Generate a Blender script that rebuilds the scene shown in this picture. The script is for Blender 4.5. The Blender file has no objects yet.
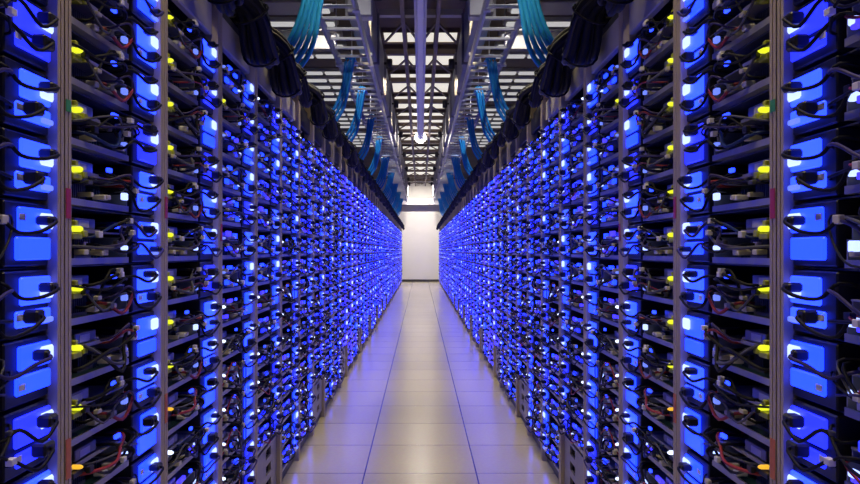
import bpy, bmesh, math, random
from mathutils import Vector, Matrix

C = bpy.context.scene.collection
SC = bpy.context.scene
PI = math.pi

# ------------------------------------------------------------------ layout
F = 770.0            # focal length in pixels for an 860 px wide frame
H = 1.215            # camera height
W = 0.720            # half width of the aisle
BAY = 0.592          # width of one rack
Y0 = 1.523           # first upright pair seen
FIRST, LAST, GAP = -1, 46, 33
NEAR_LAST = 8        # racks FIRST..NEAR_LAST carry individual trays
PITCH, TZ = 0.125, 0.06
PU = .016            # how far the uprights stand proud of the trays
NT = 15
Y_END = 30.5
LOW_PLINTH = lambda b: b >= 0 and b % 3 == 0      # racks with a perforated plinth

# ------------------------------------------------------------------ materials
def mat(name, col, rough=0.5, metal=0.0, var=0.18, scale=30.0, spec=0.5):
    m = bpy.data.materials.new(name); m.use_nodes = True
    nt = m.node_tree; b = nt.nodes['Principled BSDF']
    tc = nt.nodes.new('ShaderNodeTexCoord'); no = nt.nodes.new('ShaderNodeTexNoise')
    no.inputs['Scale'].default_value = scale; no.inputs['Detail'].default_value = 3
    mx = nt.nodes.new('ShaderNodeMix'); mx.data_type = 'RGBA'
    mx.inputs[6].default_value = (*[c * (1 - var) for c in col], 1)
    mx.inputs[7].default_value = (*[min(1, c * (1 + var)) for c in col], 1)
    nt.links.new(tc.outputs['Object'], no.inputs['Vector'])
    nt.links.new(no.outputs['Fac'], mx.inputs[0])
    nt.links.new(mx.outputs[2], b.inputs['Base Color'])
    b.inputs['Roughness'].default_value = rough
    b.inputs['Metallic'].default_value = metal
    b.inputs['Specular IOR Level'].default_value = spec
    return m

def emit(name, col, strength):
    m = bpy.data.materials.new(name); m.use_nodes = True
    nt = m.node_tree; b = nt.nodes['Principled BSDF']
    b.inputs['Base Color'].default_value = (*[min(1, c * .3) for c in col], 1)
    b.inputs['Roughness'].default_value = 0.4
    b.inputs['Emission Color'].default_value = (*col, 1)
    b.inputs['Emission Strength'].default_value = strength
    return m

M = {}
M['post'] = mat('brushed_aluminium', (.44, .365, .26), .5, .0, .12, 14)
M['lip'] = mat('tray_metal', (.40, .38, .37), .38, .45, .15, 22)
M['shelf'] = mat('shelf_steel', (.10, .10, .11), .5, .3)
M['black'] = mat('black_plastic', (.012, .012, .016), .45, 0, .3)
M['rubber'] = mat('cable_black', (.007, .007, .010), .55, 0, .3, 30, .22)
M['board'] = mat('circuit_board_green', (.012, .045, .05), .4, 0, .4, 60)
M['dimm'] = mat('memory_board', (.02, .05, .10), .4, 0, .3, 80)
M['sink'] = mat('heat_sink_metal', (.14, .14, .16), .4, .6)
M['drive'] = mat('drive_casing', (.34, .34, .38), .32, .7)
M['cream'] = mat('cream_plastic', (.62, .58, .46), .45)
M['tag'] = mat('paper_tag', (.72, .70, .76), .6, 0, .06)
M['plug_violet'] = mat('pale_violet_plastic', (.34, .30, .62), .45)
M['red'] = mat('red_plastic', (.45, .03, .03), .45)
M['orange'] = mat('orange_label', (.55, .14, .03), .5)
M['green'] = mat('green_label', (.05, .32, .10), .5)
M['c_red'] = mat('red_cable', (.30, .02, .02), .45)
M['c_violet'] = mat('violet_cable', (.045, .035, .12), .5, 0, .2, 30, .25)
M['c_blue'] = mat('dark_blue_cable', (.012, .03, .14), .5, 0, .2, 30, .25)
M['c_grey'] = mat('grey_cable', (.09, .09, .11), .5, 0, .2, 30, .25)
M['patch'] = mat('patch_cable_blue', (.014, .27, .70), .42, 0, .22, 9)
M['header'] = mat('beige_enamel', (.46, .42, .36), .5, 0, .08)
M['plinth'] = mat('plinth_steel', (.30, .28, .27), .45, .3)
M['dark'] = mat('dark_steel', (.035, .034, .038), .55, .2)
M['ladder'] = mat('galvanised_steel', (.55, .55, .60), .34, .55, .12, 8)
M['duct'] = mat('grey_duct_steel', (.24, .23, .27), .45, .35, .15, 3)
M['beam'] = mat('brown_painted_steel', (.15, .105, .08), .55, .1, .2, 4)
M['beam_pale'] = mat('pale_painted_steel', (.42, .40, .38), .5, 0, .1, 4)
M['white'] = mat('white_enamel', (.74, .73, .78), .35, 0, .05, 5)
M['boxgrey'] = mat('box_grey_enamel', (.36, .36, .42), .4, 0, .06, 8)
M['ceil'] = mat('ceiling_boards', (.16, .12, .10), .7, 0, .35, 2.5)
M['sidewall'] = mat('dark_wall_paint', (.10, .09, .10), .7, 0, .2, 2)
M['endwall'] = mat('white_wall_paint', (.78, .76, .72), .6, 0, .04, 3)
M['base'] = mat('skirting_black', (.05, .045, .04), .5)
M['blue'] = emit('blue_light_panel', (.0065, .025, 1.0), 5.2)
M['violet'] = emit('violet_blue_glow', (.034, .024, 1.0), 2.6)
M['blue2'] = emit('blue_light_panel_deep', (.011, .018, 1.0), 3.0)
M['blue3'] = emit('blue_light_panel_bright', (.011, .032, 1.0), 5.4)
M['ice'] = emit('ice_blue_led', (.36, .46, 1.0), 2.1)
M['ice2'] = emit('blue_white_link_led', (.16, .24, 1.0), 1.1)
M['yellow'] = emit('yellow_status_led', (.62, .66, .02), 1.5)
M['yglow'] = mat('yellow_led_glow_colour', (.40, .42, .02), .4)  # yellow colour stands for the diffuse glow around the status light
M['whiteled'] = emit('white_status_led', (.62, .72, 1.0), 2.4)
M['amber'] = emit('amber_status_led', (.8, .42, .03), 1.2)
M['diff'] = emit('ceiling_diffuser', (1.0, .94, .82), .78)
M['batten'] = emit('strip_light_diffuser', (.95, .93, .92), .5)
M['lens'] = emit('added_lamp_lens', (1.0, .86, .66), 6)
M['globe'] = emit('lamp_globe', (1.0, .93, .84), 30)

def floor_mat():
    m = bpy.data.materials.new('floor_tiles'); m.use_nodes = True
    nt = m.node_tree; b = nt.nodes['Principled BSDF']
    N = nt.nodes.new; L = nt.links.new
    tc = N('ShaderNodeTexCoord'); mp = N('ShaderNodeMapping')
    mp.inputs['Location'].default_value = (.305, .06, 0)
    br = N('ShaderNodeTexBrick'); br.offset = 0; br.squash = 1
    br.inputs['Scale'].default_value = 1.0
    br.inputs['Brick Width'].default_value = .61; br.inputs['Row Height'].default_value = .61
    br.inputs['Mortar Size'].default_value = .0042; br.inputs['Mortar Smooth'].default_value = .2
    br.inputs['Bias'].default_value = 0
    br.inputs['Color1'].default_value = (.60, .535, .315, 1)
    br.inputs['Color2'].default_value = (.56, .50, .29, 1)
    br.inputs['Mortar'].default_value = (.10, .09, .085, 1)
    no = N('ShaderNodeTexNoise'); no.inputs['Scale'].default_value = 55; no.inputs['Detail'].default_value = 4
    mx = N('ShaderNodeMix'); mx.data_type = 'RGBA'; mx.blend_type = 'MULTIPLY'; mx.inputs[0].default_value = .22
    rm = N('ShaderNodeMapRange'); rm.inputs[3].default_value = .16; rm.inputs[4].default_value = .27; b.inputs['Specular IOR Level'].default_value = .8
    L(tc.outputs['Object'], mp.inputs['Vector']); L(mp.outputs[0], br.inputs['Vector'])
    L(tc.outputs['Object'], no.inputs['Vector'])
    L(br.outputs['Color'], mx.inputs[6]); L(no.outputs['Color'], mx.inputs[7])
    L(mx.outputs[2], b.inputs['Base Color'])
    L(no.outputs['Fac'], rm.inputs[0]); L(rm.outputs[0], b.inputs['Roughness'])
    return m
M['floor'] = floor_mat()

# ------------------------------------------------------------------ mesh builder
class MB:
    def __init__(s): s.v = []; s.f = []; s.mi = []; s.smooth = []
    def _add(s, vs, fs, mi=0, sm=False):
        o = len(s.v); s.v += [tuple(p) for p in vs]
        for f in fs: s.f.append([i + o for i in f]); s.mi.append(mi); s.smooth.append(sm)
    def box(s, x0, x1, y0, y1, z0, z1, mi=0, b=0.0):
        if b <= 0:
            vs = [(x, y, z) for x in (x0, x1) for y in (y0, y1) for z in (z0, z1)]
            s._add(vs, [(0,1,3,2),(4,6,7,5),(0,4,5,1),(2,3,7,6),(0,2,6,4),(1,5,7,3)], mi)
        else:   # chamfered on all edges
            bm = bmesh.new(); bmesh.ops.create_cube(bm, size=1)
            for v in bm.verts:
                v.co = Vector(((x0+x1)/2 + v.co.x*(x1-x0), (y0+y1)/2 + v.co.y*(y1-y0), (z0+z1)/2 + v.co.z*(z1-z0)))
            bmesh.ops.bevel(bm, geom=bm.edges[:], offset=b, segments=1, affect='EDGES', profile=.5)
            bm.verts.index_update()
            s._add([v.co[:] for v in bm.verts], [[v.index for v in f.verts] for f in bm.faces], mi)
            bm.free()
        return s
    def tube(s, pts, r, n=6, mi=0, r1=None):
        pts = [Vector(p) for p in pts]; rings = []; up = Vector((0.13, 0.21, 1)).normalized()
        for i, p in enumerate(pts):
            t = (pts[min(i+1, len(pts)-1)] - pts[max(i-1, 0)])
            if t.length < 1e-9: t = Vector((0, 0, 1))
            t.normalize()
            a = t.cross(up)
            if a.length < 1e-3: a = t.cross(Vector((1, 0, 0)))
            a.normalize(); bb = t.cross(a)
            rr = r if r1 is None else r + (r1 - r) * i / (len(pts)-1)
            rings.append([p + a*rr*math.cos(2*PI*k/n) + bb*rr*math.sin(2*PI*k/n) for k in range(n)])
        vs = [q for R in rings for q in R]
        fs = []
        for i in range(len(rings)-1):
            for k in range(n):
                fs.append((i*n+k, i*n+(k+1) % n, (i+1)*n+(k+1) % n, (i+1)*n+k))
        fs.append(tuple(range(n))[::-1]); fs.append(tuple((len(rings)-1)*n+k for k in range(n)))
        s._add(vs, fs, mi, True)
        return s
    def bar(s, a, b_, w, h, mi=0):
        """rectangular bar between two points, w across (horizontal), h tall"""
        a = Vector(a); b_ = Vector(b_); t = (b_-a).normalized()
        sd = t.cross(Vector((0, 0, 1)))
        if sd.length < 1e-4: sd = Vector((1, 0, 0))
        sd.normalize(); u = sd.cross(t).normalized()
        vs = [p + sd*i*w/2 + u*j*h/2 for p in (a, b_) for i, j in ((-1,-1),(1,-1),(1,1),(-1,1))]
        s._add(vs, [(0,3,2,1),(4,5,6,7),(0,1,5,4),(1,2,6,5),(2,3,7,6),(3,0,4,7)], mi)
        return s
    def lathe(s, prof, c=(0, 0, 0), n=16, mi=0, axis='z'):
        vs = []
        for r, z in prof:
            for k in range(n):
                a = 2*PI*k/n
                p = (r*math.cos(a), r*math.sin(a), z)
                if axis == 'x': p = (z, p[0], p[1])
                vs.append((p[0]+c[0], p[1]+c[1], p[2]+c[2]))
        fs = []
        m = len(prof)
        for i in range(m-1):
            for k in range(n): fs.append((i*n+k, i*n+(k+1) % n, (i+1)*n+(k+1) % n, (i+1)*n+k))
        fs.append(tuple(range(n))[::-1]); fs.append(tuple((m-1)*n+k for k in range(n)))
        s._add(vs, fs, mi, True)
        return s
    def mesh(s, name, mats, mirror=False):
        me = bpy.data.meshes.new(name)
        vs = [(-x, y, z) for x, y, z in s.v] if mirror else s.v
        me.from_pydata(vs, [], s.f)
        for m in (mats if isinstance(mats, (list, tuple)) else [mats]): me.materials.append(m)
        me.polygons.foreach_set('material_index', s.mi)
        me.polygons.foreach_set('use_smooth', s.smooth)
        bm = bmesh.new(); bm.from_mesh(me)
        bmesh.ops.recalc_face_normals(bm, faces=bm.faces[:])
        bm.to_mesh(me); bm.free()
        me.update()
        return me

def crom(P, n=4):
    """smooth path through points"""
    P = [Vector(p) for p in P]; Q = [P[0]] + P + [P[-1]]; out = []
    for i in range(1, len(Q)-2):
        p0, p1, p2, p3 = Q[i-1:i+3]
        for k in range(n):
            t = k/n
            out.append(.5*((2*p1) + (p2-p0)*t + (2*p0-5*p1+4*p2-p3)*t*t + (3*p1-p0-3*p2+p3)*t**3))
    out.append(P[-1]); return out

def obj(name, me, parent=None, loc=None):
    o = bpy.data.objects.new(name, me); C.objects.link(o)
    if parent is not None: o.parent = parent
    if loc is not None: o.location = loc
    return o
def tag(o, label, cat, group=None):
    o['label'] = label; o['category'] = cat
    if group: o['group'] = group
    return o
def thing(name, label, cat, loc=(0, 0, 0), group=None):
    o = bpy.data.objects.new(name, None); C.objects.link(o); o.location = loc
    o.empty_display_size = .05
    return tag(o, label, cat, group)
def struct(name, me, loc=None):
    o = obj(name, me, None, loc); o['kind'] = 'structure'; return o

ONES = ['', 'first', 'second', 'third', 'fourth', 'fifth', 'sixth', 'seventh', 'eighth', 'ninth', 'tenth', 'eleventh', 'twelfth',
        'thirteenth', 'fourteenth', 'fifteenth', 'sixteenth', 'seventeenth', 'eighteenth', 'nineteenth']
def nth(n):
    if n < 20: return ONES[n]
    t = {2: 'twent', 3: 'thirt', 4: 'fort'}[n // 10]
    return t + 'ieth' if n % 10 == 0 else t + 'y-' + ONES[n % 10]
SIDES = ((-1, 'left'), (1, 'right'))

# ------------------------------------------------------------------ the setting
YB = -1.6
struct('floor', MB().box(-3.4, 3.4, YB, Y_END, -.05, 0).mesh('floor', M['floor']))
struct('ceiling', MB().box(-3.4, 3.4, YB, Y_END, 4.06, 4.16).mesh('ceiling', M['ceil']))
struct('wall_left', MB().box(-3.5, -3.4, YB, Y_END, -.05, 4.16).mesh('wall_left', M['sidewall']))
struct('wall_right', MB().box(3.4, 3.5, YB, Y_END, -.05, 4.16).mesh('wall_right', M['sidewall']))
struct('wall_front', MB().box(-3.4, 3.4, YB-.1, YB, -.05, 4.16).mesh('wall_front', M['sidewall']))
struct('wall_back', MB().box(-3.4, 3.4, Y_END, Y_END+.1, -.05, 4.16).mesh('wall_back', M['endwall']))
struct('baseboard_back', MB().box(-1.4, 1.4, Y_END-.03, Y_END, 0, .09).mesh('baseboard_back', M['base']))

# ------------------------------------------------------------------ racks
def rack_meshes(mir):
    d = {}
    def post(y0):
        m = MB()
        m.box(-.045, PU, y0, y0+.004, 0, 2.25); m.box(-.045, PU, y0+.023, y0+.027, 0, 2.25)
        m.box(PU-.006, PU-.0025, y0+.004, y0+.023, 0, 2.25)
        m.box(PU-.003, PU, y0+.0035, y0+.0115, 0, 2.25); m.box(PU-.003, PU, y0+.0155, y0+.0235, 0, 2.25)
        return m.mesh('upright', M['post'], mir)
    d['post0'], d['post1'] = post(.003), post(BAY-.030)
    d['header'] = MB().box(-.03, -.004, .0305, BAY-.0305, 1.965, 2.075, b=.004).mesh('header_panel', M['header'], mir)
    m = MB(); m.box(-.66, -.05, .003, BAY-.003, 2.085, 2.115); m.box(-.05, -.02, .031, BAY-.031, 2.08, 2.118)
    d['header_d'] = MB().box(-.03, -.004, .0305, BAY-.0305, 1.975, 2.075, b=.004).mesh('header_panel', M['dark'], mir)
    d['top'] = m.mesh('top_frame', M['dark'], mir)
    d['back'] = MB().box(-.68, -.665, .003, BAY-.003, .0, 2.115).mesh('back_panel', M['dark'], mir)
    d['base'] = MB().box(-.66, -.012, .031, BAY-.031, .0, .045, b=.004).mesh('base_rail', M['black'], mir)
    d['shelf'] = MB().box(-.65, -.02, .031, BAY-.031, -.004, -.001).mesh('shelf', M['shelf'], mir)
    # perforated plinth: steel sheet with four square openings one above the other
    m = MB(); ya, yb_ = .031, BAY-.031; ho = (.30, .42)
    zs = [.05]
    for k in range(3): zs += [.085+k*.075, .128+k*.075]
    zs.append(.295)
    m.box(-.012, -.002, ya, ho[0], .05, .295); m.box(-.012, -.002, ho[1], yb_, .05, .295)
    for i in range(0, len(zs), 2): m.box(-.012, -.002, ho[0], ho[1], zs[i], zs[i+1])
    m.box(-.20, -.19, ya, yb_, .05, .295)
    d['plinth'] = m.mesh('plinth_panel', M['plinth'], mir)
    m = MB()
    for y in (.0165, BAY-.0165): m.lathe([(.028, 0), (.028, .012), (.012, .018), (.012, .03)], (.012, y, 0), 10)
    d['tape'] = MB().box(PU, PU+.0012, .0045, .0255, -.03, .03).mesh('marker_tape', M['red'], mir)
    d['tape_o'] = MB().box(PU, PU+.0012, .0045, .0255, -.04, .04).mesh('marker_tape', M['orange'], mir)
    d['tape_g'] = MB().box(PU, PU+.0012, .0045, .0255, -.012, .012).mesh('marker_tape', M['green'], mir)
    return d

RACK_Z = {}
def rack_y(b): return Y0 + b*BAY
for sx, side in SIDES:
    rm = rack_meshes(sx > 0)
    n = 0
    for b in range(FIRST, LAST+1):
        if b == GAP: continue
        n += 1
        where = 'nearest the camera' if n == 1 else f'{nth(n)} from the camera'
        look = 'open server rack with perforated plinth' if LOW_PLINTH(b) else 'open server rack, trays down to floor'
        t = thing('server_rack', f'{look}, {where} in the {side} row', 'rack', (sx*W, rack_y(b), 0), f'server racks of the {side} row')
        obj('upright', rm['post0'], t); obj('upright', rm['post1'], t)
        obj('header_panel', rm['header' if b <= 4 else 'header_d'], t); obj('top_frame', rm['top'], t)
        obj('back_panel', rm['back'], t); obj('base_rail', rm['base'], t)
        if LOW_PLINTH(b): obj('plinth_panel', rm['plinth'], t)
        if b <= NEAR_LAST:
            for k in range(2 if LOW_PLINTH(b) else 0, NT): obj('shelf', rm['shelf'], t, (0, 0, TZ+k*PITCH))
        if b in (0, 1, 2):
            p = t.children[0]
            for kind, z in {0: (('tape', 1.31), ('tape_g', 1.505), ('tape_o', .80)), 1: (('tape', 1.335), ('tape_o', .78)), 2: (('tape', 1.28),)}[b]:
                o = obj('marker_tape', rm[kind], p, (0, 0, z))
                o['label'] = {'tape': 'red', 'tape_g': 'green', 'tape_o': 'orange'}[kind] + ' marker tape on the upright'

# ------------------------------------------------------------------ server trays (individuals)
TW = BAY - .064          # clear width of a tray
def tray_parts(seed, led):
    """list of (name, mats, MB, parent index or None, label or None); x is towards the aisle, y away from the camera"""
    R = random.Random(seed); P = []
    def add(name, m, mb, parent=None, label=None):
        P.append((name, m, mb, parent, label)); return len(P)-1
    m = MB()
    m.box(-.60, -.004, 0, .345, .001, .004); m.box(-.004, 0, 0, .345, .001, .015)
    m.box(-.60, -.004, .342, .345, .004, .05); m.box(-.004, 0, .0, .004, .019, .055)
    ch = add('chassis', M['lip'], m)
    add('circuit_board', M['board'], MB().box(-.58, -.012, .008, .338, .010, .0125))
    m = MB(); y0 = .10 + R.uniform(-.02, .03)
    m.box(-.13, -.03, y0, y0+.085, .0125, .02)
    for k in range(9): m.box(-.13, -.03, y0+.004+k*.0092, y0+.0065+k*.0092, .02, .056)
    add('heat_sink', M['sink'], m)
    for k in range(3):
        y = .205 + k*.016 + R.uniform(-.003, .003)
        m = MB().box(-.17, -.028, y, y+.0025, .0125, .048)
        for q in range(5): m.box(-.16+q*.026, -.145+q*.026, y-.002, y+.0045, .024, .042)
        add('memory_module', M['dimm'], m)
    # drive on a bracket in the upper half
    yd = .02 + R.uniform(0, .05)
    dr = add('hard_drive', M['drive'], MB().box(-.17, -.018, yd+.03, yd+.135, .078, .102, b=.002))
    add('drive_label', M['tag'], MB().box(-.018, -.0172, yd+.05, yd+.10, .082, .097), dr)
    add('drive_bracket', M['lip'], MB().box(-.20, -.01, .004, .25, .070, .0735).box(-.0135, -.01, .004, .20, .0735, .078).box(-.2, -.01, .34-.003, .34, .05, .0735).box(-.2, -.01, .25, .343, .070, .0735))
    for k in range(R.choice((2, 3, 3))):
        y = R.uniform(.08, .31); z = R.choice((.02, .022, .076)); w = R.uniform(.012, .026)
        z1 = z + R.uniform(.010, .016)
        add('connector', M['cream'] if R.random() < .6 else M['tag'], MB().box(-.02, R.uniform(.002, .012), y, y+w, z, z1, b=.0015),
            None, 'pale plastic connector')
    # status light in a little holder beside the upright; yellow holders carry the light's painted glow
    lm = {'y': 'yellow', 'w': 'whiteled', 'a': 'amber', 'i': 'ice2'}[led]
    ll = {'y': 'glowing yellow-green status light', 'w': 'glowing white status light', 'a': 'amber status light', 'i': 'small blue status light'}[led]
    m = MB().box(-.03, .001, .040, .084, .055, .068, b=.002)
    if led == 'y': m.box(-.02, .004, .084, .104, .060, .074, b=.002).box(-.015, .003, .046, .060, .084, .094, b=.002)
    ho = add('light_holder', M['yglow'] if led == 'y' else M['black'], m)
    s = .0066 if led == 'y' else (.006 if led == 'w' else .005)
    add('status_light', M[lm], MB().lathe([(.0005, .011), (s*.6, .009), (s, .004), (s, -.012)], (.001, .062, .0765), 10, axis='x'), ho, ll)
    # link light close to the far end of the tray
    add('link_light', M['ice' if R.random() < .5 else 'ice2'], MB().box(-.004, .008, .302, .322, .026+R.uniform(0, .01), .042+R.uniform(0, .008), b=.002), None, 'small ice-blue link light')
    if led in 'iw':
        for (ya, za) in ((.09, .030), (.17, .034), (.24, .078), (.12, .086), (.25, .022)):  # added glowing strips standing in for blue light spilled between the trays
            if R.random() < (.9 if led == 'i' else .35):
                ya += R.uniform(-.02, .02)
                add('blue_glow_strip', M[R.choice(('violet', 'blue', 'blue2'))], MB().box(-.004, .006, ya, ya+R.uniform(.03, .06), za, za+R.uniform(.012, .020), b=.0015), None, 'added strip of spilled blue glow')
    if R.random() < .6:
        y = R.uniform(.2, .27); z = R.uniform(.08, .095)
        add('blue_glow_strip', M['blue3'], MB().box(-.004, .004, y, y+R.uniform(.012, .03), z, z+.010, b=.0015), None, 'added strip of spilled blue glow')
    # loose cables bulging out of the tray
    cols = ['rubber', 'rubber', 'c_violet', 'c_blue', 'rubber', 'c_grey', 'rubber'] + ['rubber']
    if R.random() < .4: cols[3] = 'c_red'
    for k in range(4 if led == 'i' else 6):
        ya = R.uniform(.03, .25); yb_ = R.uniform(.26, .40); za = R.uniform(.02, .085); zb = R.uniform(.03, .10)
        o1, o2 = R.uniform(.012, .045), R.uniform(.008, .034)
        zm = R.uniform(.004, .11)
        pts = crom([(-.05, ya-.01, za), (.002, ya, za), (o1, ya*.6+yb_*.4, zm), (o2, ya*.25+yb_*.75, (zm+zb)/2+R.uniform(-.02, .02)), (.004, yb_, zb), (-.06, yb_+.006, zb)], 4)
        c = add('cable', M[cols[k]], MB().tube(pts, R.uniform(.0022, .0042), 6))
        q = pts[R.choice((1, 2, 5, 15))]; hz = R.uniform(.004, .008)
        add('cable_plug', M[R.choice(('tag', 'cream', 'c_grey', 'black', 'plug_violet'))], MB().box(q.x-.005, q.x+.006, q.y-.011, q.y+.011, q.z-hz, q.z+hz, b=.0015), c, None)
        if k < 2 and R.random() < .6:
            q = pts[10]
            add('cable_tag', M['tag'], MB().box(q.x-.001, q.x+.011, q.y-.009, q.y+.009, q.z-.006, q.z+.006, b=.001), c, 'white paper cable tag')
    # glowing module beside the far upright
    ym = .368
    mo = add('power_module', M['black'], MB().box(-.40, .0, ym, TW-.001, .002, .119, b=.003))
    pm = 'blue2' if seed % 3 == 0 else ('blue3' if seed % 3 == 1 else 'blue')
    z0, z1 = .010+R.uniform(0, .012), .104+R.uniform(0, .008)
    zc = R.uniform(.048, .062)
    add('light_panel', M[pm], MB().box(.0003, .008, ym+.030, TW-.006, z0, zc-.005, b=.003).box(.0003, .008, ym+.026+R.uniform(0, .03), TW-.006, zc+.004, z1, b=.003), mo, 'glowing blue light panel')
    zi = R.choice((.072, .076, .066))
    add('bright_light', M['ice'], MB().box(.0085, .015, TW-.056, TW-.007, zi, zi+.029, b=.004), mo, 'ice-white indicator light')
    if R.random() < .55:
        add('bright_light', M['ice2'], MB().box(.0085, .016, TW-.05, TW-.012, .020, .030, b=.002), mo, 'pale blue indicator light')
    for k, z in enumerate((.036+R.uniform(-.006, .006), .092+R.uniform(-.008, .004))):
        yy = ym + R.uniform(.05, .115); hs = R.uniform(.007, .014); ws = R.uniform(.010, .022)
        if R.random() < .22: continue
        pl = add('plug', M['black'], MB().box(.0085, .036, yy-ws, yy+ws, z-hs, z+hs, b=.004), mo)
        e = R.uniform(-.25, -.05)
        pts = crom([(.036, yy, z), (.044, yy-.01, z-.004), (.036, yy-.05, z-.010-R.uniform(0, .018)), (.022, yy-.10, z-.015+R.uniform(-.02, .03)), (.004, yy-.13, z+R.uniform(-.02, .02)), (-.05, yy-.135, z)], 4)
        add('plug_cable', M['rubber' if R.random() < .7 else 'c_violet'], MB().tube(pts, .0036, 6), pl)
    if R.random() < .6:
        z = R.choice((.03, .085)); y = ym + R.uniform(.015, .04)
        add('label_tag', M['tag'], MB().box(.0085, .0095, y, y+.022, z, z+.012), mo, 'white label tag')
    return P

VARIANTS = {}
def variant(led, i, side):
    key = (led, i, side)
    if key not in VARIANTS:
        VARIANTS[key] = [(n, mb.mesh(n, m, side == 'right'), p, l) for n, m, mb, p, l in tray_parts(100*'ywai'.index(led)+i, led)]
    return VARIANTS[key]

LEDW = {'y': 'yellow-green', 'w': 'white', 'a': 'amber', 'i': 'blue'}
for sx, side in SIDES:
    R = random.Random(7)
    n = 0
    for b in range(FIRST, NEAR_LAST+1):
        n += 1
        for k in range(2 if LOW_PLINTH(b) else 0, NT):
            if b in (0, 1): led = 'y' if k >= 6 else ('w' if k != 5 else 'a')
            elif b == 2: led = 'y' if k == 13 else ('w' if k < 8 else 'i')
            else: led = 'w' if R.random() < .25 else 'i'
            nv = {'y': 6, 'w': 5, 'a': 2, 'i': 6}[led]
            i = R.randrange(nv)
            pos = 'lowest' if k == (2 if LOW_PLINTH(b) else 0) else ('topmost' if k == NT-1 else f'{nth(NT-k)} from top')
            rk = 'nearest rack' if n == 1 else f'{nth(n)} rack from the camera'
            t = thing('server_tray', f'tray with {LEDW[led]} light, {pos}, {rk}, {side} row', 'server tray',
                      (sx*W, rack_y(b)+.032, TZ+k*PITCH), f'server trays of the {side} row')
            made = []
            for (nm, me, p, lab) in variant(led, i, side):
                o = obj(nm, me, t if p is None else made[p]); made.append(o)
                if lab: o['label'] = lab

# ------------------------------------------------------------------ the farther trays, past the first three hundred: one object
far = MB()
FM = [M['lip'], M['board'], M['black'], M['blue'], M['blue2'], M['blue3'], M['ice'], M['ice2'], M['rubber'], M['whiteled'], M['c_violet'], M['violet']]
R = random.Random(11)
for b in range(NEAR_LAST+1, LAST+1):
    if b == GAP: continue
    for k in range(2 if LOW_PLINTH(b) else 0, NT):
        st = R.getstate()
        for sx, side in SIDES:
            R.setstate(st)
            q = MB(); y, z = rack_y(b)+.032, TZ+k*PITCH
            q.box(-.30, 0, 0, .345, .001, .004, 0); q.box(-.004, 0, 0, .345, .004, .019, 0)
            q.box(-.30, -.012, .008, .338, .010, .05, 1)
            q.box(-.20, -.01, .004, .343, .070, .098, 0 if R.random() < .5 else 2)
            q.box(-.004, .009, .300, .322, .03, .046, 6 if R.random() < .5 else 7)
            q.box(-.004, .008, .02, .04, .066, .08, 9 if R.random() < .25 else 7)
            q.box(-.30, 0, .368, TW-.001, .002, .119, 2)
            pm = R.choice((3, 4, 4, 11))
            q.box(.0003, .010, .380, TW-.006, .012, .050, pm); q.box(.0003, .010, .380+R.uniform(0, .03), TW-.006, .060, .108, pm)
            for (ya, yb_, za) in ((.05, .12, .030), (.16, .27, .028), (.06, .15, .078), (.19, .29, .084)):  # added glowing strips for the blue bloom over the far racks
                if R.random() < .7:
                    ya += R.uniform(-.02, .02); za += R.uniform(-.006, .006); q.box(-.004, .009, ya, yb_, za, za+.020, R.choice((11, 11, 4, 3)))
            zi = R.choice((.072, .078, .066))
            q.box(.0105, .019, TW-.058, TW-.006, zi, zi+.028, R.choice((6, 7)))
            if R.random() < .5: q.box(.0105, .018, TW-.05, TW-.012, .02, .03, 7)
            for zc in (.036, .092):
                if R.random() < .45: continue
                yy = .368 + R.uniform(.05, .09)
                q.box(.0105, .034, yy-.018, yy+.018, zc-.010, zc+.010, 2)
            ya, yb_ = R.uniform(.05, .2), R.uniform(.28, .40)
            q.tube([(-.02, ya, .06), (.028, ya*.5+yb_*.5, R.uniform(.02, .09)), (-.02, yb_, .06)], .006, 4, R.choice((8, 8, 10)))
            far._add([(sx*(W - x), yy+y, zz+z) for x, yy, zz in q.v], q.f, 0)
            far.mi[-len(q.f):] = q.mi
fo = obj('distant_server_tray', far.mesh('distant_server_tray', FM))
fo['kind'] = 'stuff'
tag(fo, 'blue-glowing server trays filling the farther racks on both sides of the aisle', 'server trays')

# ------------------------------------------------------------------ black cable looms lying over the rack tops
def loom_parts(seed):
    R = random.Random(40+seed); parts = []
    LY, LD, LR = ((.075, .05, .074), (.08, .0, .060), (.07, -.01, .030), (.05, -.03, .026))[seed]
    for k in range(16):
        a = R.uniform(0, 2*PI); rr = R.uniform(.0, LR)
        dx, dz = rr*math.cos(a), rr*math.sin(a)
        s = R.uniform(.86, 1.06)
        P = [(-.20, LY+dx, 2.195+abs(dz)*.5), (-.09+dx*.6, LY+.04+dz*.3, 2.225+dz*.7), (.065+dx*.6, LY+.13*s, 2.16+dz-LD*.5), (.085+dx*.8, LY+.24*s, 2.07+dz*.95-LD),
             (.085+dx*.8, LY+.33*s, 2.03+dz*.8-LD), (.075+abs(dx)*.3, LY+.40*s, 2.07+dz*.4-LD*.5), (.04, LY+.42*s, 2.19+dz*.2), (-.10, LY+.43*s, 2.205+abs(dz)*.4)]
        parts.append(('cable', M['rubber'] if R.random() < .85 else M['black'], MB().tube(crom(P, 4), R.uniform(.012, .019), 7)))
    mid = crom([(-.09, LY+.04, 2.225), (.065, LY+.13, 2.16-LD*.5), (.085, LY+.24, 2.07-LD), (.085, LY+.33, 2.03-LD), (.075, LY+.40, 2.07-LD*.5)], 6)
    for i in (7, 14):
        c = mid[i]; tn = (mid[i+1]-mid[i-1]).normalized(); a = tn.cross(Vector((0, 0, 1))).normalized(); bb = tn.cross(a)
        pts = [c + a*(LR*.72+.016)*math.cos(2*PI*j/14) + bb*(LR*.72+.016)*math.sin(2*PI*j/14) for j in range(15)]
        parts.append(('tie_strap', M['rubber'], MB().tube(pts, .005, 5)))
    return parts
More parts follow.
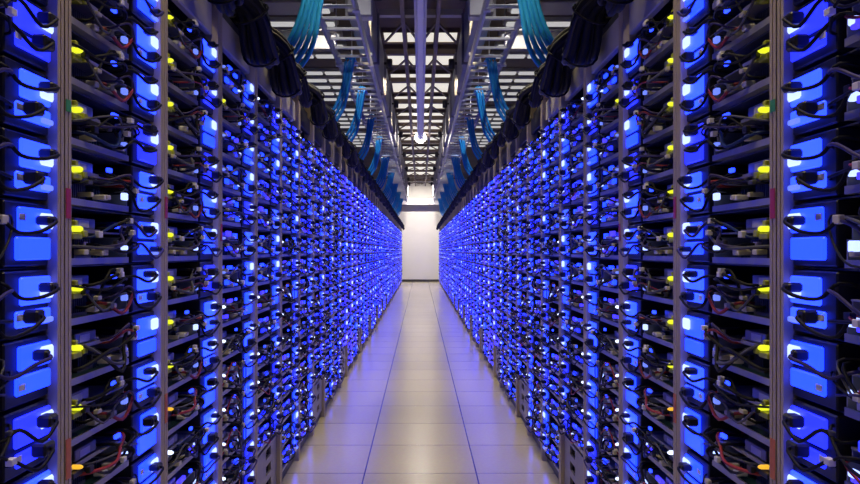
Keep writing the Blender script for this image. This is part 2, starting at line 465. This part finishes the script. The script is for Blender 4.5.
LOOMS = {(s, side): [(n, mb.mesh(n, m, side == 'right')) for n, m, mb in loom_parts(s)] for s in range(4) for _, side in SIDES}
for sx, side in SIDES:
    n = 0
    for b in range(FIRST, LAST+1):
        if b == GAP: continue
        n += 1
        if b < 1: continue
        rk = f'{nth(n)} rack from the camera'
        t = thing('cable_loom', f'{"thick" if b in (1, 2, 3, 5, 6, 9) else "slim"} black cable loom draped over top of the {rk}, {side} row', 'cable bundle', (sx*W, rack_y(b), 0), f'black cable looms on the {side} racks')
        for nm, me in LOOMS[({1: 1, 2: 0, 3: 0, 5: 1, 6: 1, 9: 1}.get(b, 2 + b % 2), side)]: obj(nm, me, t)

# ------------------------------------------------------------------ blue patch cable drops from the ladders
DROPS = [4.4 + .1 + .288*round((y-4.5-.144)/.288) + .144 for y in (4.95, 7.1, 8.7, 10.4, 12.4, 14.8, 17.6, 20.5, 23.4, 26.2)]
for sx, side in SIDES:
    for i, y in enumerate(DROPS):
        R = random.Random(60+i)
        t = thing('patch_cable_drop', f'blue cable drop hanging from the overhead ladder, {nth(i+1)} from the camera, {side} side', 'cable bundle', (sx*W, y, 2.1), f'blue cable drops on the {side} side')
        nk = 5 if i == 0 or i > 4 else 3
        for k in range(nk):
            o = (k-(nk-1)/2)*.030; e = R.uniform(-.012, .012)
            P = [(.06+.02*k*.5, .5, .985), (.05+.012*k, .18, .98+e), (.055+o*1.1, .03, .93), (.02+o*.9, .02+e, .70), (-.04+o*1.3, .02, .48), (-.14+o*1.8, .02+e, .33), (-.29+o*1.7, .05, .17), (-.38+o*1.5, .12, .045)]
            obj('cable', MB().tube(crom(P, 5), .0155+R.uniform(-.002, .003), 8).mesh('cable', M['patch'], sx > 0), t)

# ------------------------------------------------------------------ overhead ladders, with hangers
LY0, LY1, LZ = 4.4, 27.5, 3.015
for sx, side in SIDES:
    t = thing('cable_ladder', f'long pale steel cable ladder hung above the {side} side of the aisle', 'cable tray', (0, 0, LZ))
    for x in (.477, .775):
        obj('rail', MB().box(sx*x-.011, sx*x+.011, LY0, LY1, -.045, .045, b=.003).mesh('rail', M['ladder']), t)
    xs = sorted((sx*.488, sx*.764))
    rung = MB().box(xs[0], xs[1], -.013, .013, -.012, .012, b=.003).mesh('rung', M['ladder'])
    y = LY0+.1
    while y < LY1-.05:
        obj('rung', rung, t, (0, y, -.005)); y += .288
    for x in (.477, .775):
        rod = MB().tube([(sx*(x+.02), 0, -.06), (sx*(x+.02), 0, 1.04)], .007, 6).mesh('hanger_rod', M['ladder'])
        br = MB().box(sx*(x+.0)-.02, sx*(x+.0)+.034*1, -.02, .02, -.06, -.046).box(sx*x-.02, sx*x+.02, -.022, .022, .046, .066, b=.004).mesh('hanger_bracket', M['white'])
        y = 5.6
        while y < LY1:
            if x > .6: obj('hanger_rod', rod, t, (0, y, 0))
            obj('hanger_bracket', br, t, (0, y, 0)); y += 1.66
    # ducts above
    d = thing('overhead_duct', f'long grey sheet-metal duct above the {side} cable ladder', 'duct', (0, 0, 3.5))
    xa, xb = sorted((sx*.47, sx*.63))
    obj('duct_body', MB().box(xa, xb, 6.6, 29.2, -.24, .27, b=.006).mesh('duct_body', M['duct']), d)
    fl = MB()
    xc, xd = sorted((sx*.445, sx*.655))
    fl.box(xc, xd, -.02, .02, -.265, .295, b=.004)
    flm = fl.mesh('flange', M['duct'])
    y = 6.7
    while y < 29.1:
        obj('flange', flm, d, (0, y, 0)); y += 1.66
    bo = thing('junction_box', f'pale grey metal box on the near end of the {side} overhead duct', 'box', (sx*.47, 6.5, 3.27))
    obj('box_body', MB().box(-.066, .066, -.05, .08, -.09, .09, b=.008).mesh('box_body', M['boxgrey']), bo)
    obj('box_lid', MB().box(-.058, .058, -.058, -.0505, -.08, .08, b=.003).mesh('box_lid', M['boxgrey']), bo)
    # transverse beams beyond the rack tops
    xs = sorted((sx*1.15, sx*3.40))
    cx = thing('crossing_duct', f'beige duct crossing high above the {side} rack row', 'duct', (0, 7.75, 3.74))
    obj('duct_body', MB().box(xs[0], xs[1], -.2, .2, -.09, .09, b=.01).mesh('duct_body', M['header']), cx)
    for x in (1.4, 2.6): obj('hanger_rod', MB().tube([(sx*x, 0, .09), (sx*x, 0, .318)], .008, 6).mesh('hanger_rod', M['dark']), cx)
    xs = sorted((sx*.95, sx*3.40))
    tag(obj('crossing_beam', MB().box(xs[0], xs[1], -.06, .06, -.11, -.095).box(xs[0], xs[1], -.06, .06, .095, .11).box(xs[0], xs[1], -.008, .008, -.095, .095).mesh('crossing_beam', M['beam_pale']), None, (0, 8.6, 3.57)),
        f'grey steel beam crossing above the {side} rack row', 'beam')

# ------------------------------------------------------------------ ceiling framework and light panels
ZL = 3.76
for sx, side in SIDES:
    t = thing('ceiling_truss', f'dark brown lattice truss running under the ceiling, {side} of the middle channel', 'truss', (sx*.19, 0, ZL))
    obj('chord', MB().box(-.022, .022, 6.0, 29.9, -.03, .03).mesh('chord', M['beam']), t)
    obj('chord', MB().box(-.018, .018, 6.0, 29.9, .22, .255).mesh('chord', M['beam']), t)
    y = 6.9; k = 0
    web = MB().bar((0, 0, .03), (0, .83, .22), .018, .018).bar((0, .83, .22), (0, 1.66, .03), .018, .018).mesh('web', M['beam'])
    br = MB().bar((0.02*-sx, .05, 0), (-.165*sx, .80, 0), .022, .022).mesh('brace', M['beam'])
    br2 = MB().bar((0.02*sx, .05, 0), (.24*sx, .80, 0), .022, .022).mesh('brace', M['beam'])
    while y < 29:
        obj('web', web, t, (0, y, 0)); obj('brace', br, t, (0, y, 0)); obj('brace', br2, t, (0, y+.02, 0))
        y += 1.66
YS = []
y = 8.46; k = 0
while y < 30:
    k += 1
    m = MB().box(-.46, .46, -.05, .05, .032, .10)
    o = obj('ceiling_joist', m.mesh('ceiling_joist', M['beam_pale'] if k == 1 else M['beam']), None, (0, y, ZL))
    tag(o, ('pale steel joist' if k == 1 else 'dark steel joist') + f' crossing the aisle under the ceiling, {nth(k)} from the camera', 'beam', 'joists across the aisle')
    YS.append(y); y += 1.66
k = 0
rows = [(9.80, 10.35), (10.62, 11.62), (12.1, 13.6)] + [(13.85+1.66*j, 15.15+1.66*j) for j in range(9)]
for ya, yb_ in rows:
    k += 1
    t = thing('ceiling_light_panel', f'glowing white panel between the ceiling trusses, {nth(k)} from the camera', 'ceiling light', (0, (ya+yb_)/2, 4.03), 'light panels above the aisle')
    hl = (yb_-ya)/2
    m = MB().box(-.50, -.475, -hl, hl, -.03, .028).box(.475, .50, -hl, hl, -.03, .028).box(-.475, .475, -hl, -hl+.025, -.03, .028).box(-.475, .475, hl-.025, hl, -.03, .028)
    obj('panel_frame', m.mesh('panel_frame', M['beam']), t)
    obj('diffuser', MB().box(-.474, .474, -hl+.026, hl-.026, -.012, .0).mesh('diffuser', M['diff']), t)
# strip lights above the rack rows
for sx, side in SIDES:
    k = 0
    for j in range(24):
        y = 8.9 + j*.52
        if j % 6 == 5: continue
        k += 1
        t = thing('strip_light', f'white ceiling strip light above the {side} racks, {nth(k)} from the camera', 'ceiling light', (sx*1.75, y, 4.0), f'strip lights above the {side} racks')
        obj('housing', MB().box(-.74, .74, -.09, .09, .0, .058, b=.01).mesh('housing', M['beam_pale']), t)
        for q in range(3):
            obj('diffuser', MB().box(-.70+q*.48, -.26+q*.48, -.07, .07, -.025, -.0005, b=.01).mesh('diffuser', M['batten']), t)

# ------------------------------------------------------------------ channel along the middle of the aisle
t = thing('overhead_channel', 'long pale violet channel hung lengthwise above the middle of the aisle', 'channel', (0, 0, 3.42))
obj('channel_body', MB().box(-.030, .030, 5.0, 15.2, -.008, .05, b=.004).mesh('channel_body', M['white']), t)
for x in (-.045, .045):
    obj('side_tube', MB().tube([(x, 5.0, .0), (x, 15.2, .0)], .0145, 10).mesh('side_tube', M['white']), t)
for y in (6.9, 10.22, 13.54):
    obj('hanger_rod', MB().tube([(0, y, .05), (0, y, .64)], .006, 6).mesh('hanger_rod', M['dark']), t)

# ------------------------------------------------------------------ lamps
t = thing('globe_lamp', 'brilliant white round lamp hanging above the middle of the aisle', 'lamp', (0, 16.8, 3.70))
obj('globe', MB().lathe([(.004, -.13), (.05, -.12), (.095, -.085), (.122, -.03), (.125, .0), (.112, .04), (.07, .068), (.03, .075)], n=16).mesh('globe', M['globe']), t)
obj('cap', MB().lathe([(.032, .0755), (.035, .10), (.02, .12), (.006, .125), (.006, .35)], n=12).mesh('cap', M['white']), t)

k = {-1: 0, 1: 0}
for y in (-.6, 1.5, 4.6, 7.2, 9.9, 12.6, 15.9, 19.2, 22.5, 25.8, 27.6):  # downlights added to brighten the floor, uprights and end wall
    for sx, side in SIDES:
        k[sx] += 1
        zz = 3.62 if y > 6.5 else 3.72
        t = thing('added_aisle_lamp', f'small dark added downlight {"fixed to" if y > 6.5 else "over the aisle before"} the {side} duct, {nth(k[sx])} from the camera', 'lamp', (sx*.40, y, zz), f'added downlights by the {side} duct')
        obj('housing', MB().lathe([(.036, -.06), (.04, -.06), (.04, .05), (.036, .06), (.030, .06), (.030, -.02), (.036, -.06)], n=14).mesh('housing', M['dark']), t)
        obj('bracket', MB().box(*(sorted((sx*.040, sx*.068))), -.012, .012, -.01, .02).mesh('bracket', M['dark']) if y > 6.5 else MB().tube([(0, 0, .06), (0, 0, 4.058-zz)], .008, 6).mesh('bracket', M['dark']), t)
        obj('lens', MB().lathe([(.029, -.022), (.029, -.018)], n=12).mesh('lens', M['lens']), t)
        ld = bpy.data.lights.new('added_aisle_lamp_light', 'SPOT'); ld.energy = {-.6: 70, 1.5: 120, 4.6: 130, 7.2: 115, 25.8: 330, 27.6: 480}.get(y, 104); ld.color = (1.0, .82, .45) if y < 25 else (1.0, .90, .80)
        ld.spot_size = math.radians(104); ld.spot_blend = .7; ld.shadow_soft_size = .028
        lo = bpy.data.objects.new('added_aisle_lamp_light', ld); C.objects.link(lo); lo.parent = t; lo.location = (0, 0, -.062)
        if y > 27: lo.rotation_euler = (math.radians(52), 0, 0)  # last added pair turned to wash the end wall with light

for sx, side in SIDES:
    for i, y in enumerate((5.6, 8.15, 11.76, 14.9, 18.0, 21.65, 24.8)):  # lamps added to brighten the blue cable drops, looms and rack tops
        t = thing('added_side_lamp', f'round white added lamp among the strip lights above the {side} racks, {nth(i+1)} from camera', 'lamp', (sx*.93, y, 4.06), f'added lamps above the {side} racks')
        obj('housing', MB().lathe([(.055, 0), (.055, -.05), (.048, -.055), (.045, -.03), (.045, -.02)], n=14).mesh('housing', M['white']), t)
        obj('lens', MB().lathe([(.044, -.034), (.044, -.029)], n=12).mesh('lens', M['lens']), t)
        ld = bpy.data.lights.new('added_side_lamp_light', 'SPOT'); ld.energy = 75; ld.color = (1.0, .95, .90)
        ld.spot_size = math.radians(130); ld.spot_blend = .6; ld.shadow_soft_size = .04
        lo = bpy.data.objects.new('added_side_lamp_light', ld); C.objects.link(lo); lo.parent = t; lo.location = (0, 0, -.06)

# ------------------------------------------------------------------ far end of the aisle
tag(obj('end_beam', MB().box(-3.4, 3.4, -.10, .10, -.12, .12, b=.01).mesh('end_beam', M['white']), None, (0, 29.75, 3.12)),
    'pale lilac beam crossing the far end of the aisle in front of the white wall', 'beam')

# ------------------------------------------------------------------ world, camera, view
w = bpy.data.worlds.new('World'); SC.world = w; w.use_nodes = True
w.node_tree.nodes['Background'].inputs[0].default_value = (.02, .02, .03, 1)
cd = bpy.data.cameras.new('Camera'); cam = bpy.data.objects.new('Camera', cd); C.objects.link(cam)
cam.location = (0, 0, H); cam.rotation_euler = (PI/2, 0, 0)
cd.sensor_width = 36; cd.lens = 36*F/860; cd.shift_x = 9.5/860; cd.shift_y = 9/860
cd.clip_start = .05; cd.clip_end = 100
SC.camera = cam
SC.view_settings.view_transform = 'Standard'; SC.view_settings.look = 'None'
SC.view_settings.exposure = 0; SC.view_settings.gamma = 1
SC.view_settings.use_curve_mapping = False
SC.cycles.use_denoising = True
SC.cycles.max_bounces = 8
SC.cycles.sample_clamp_indirect = 5
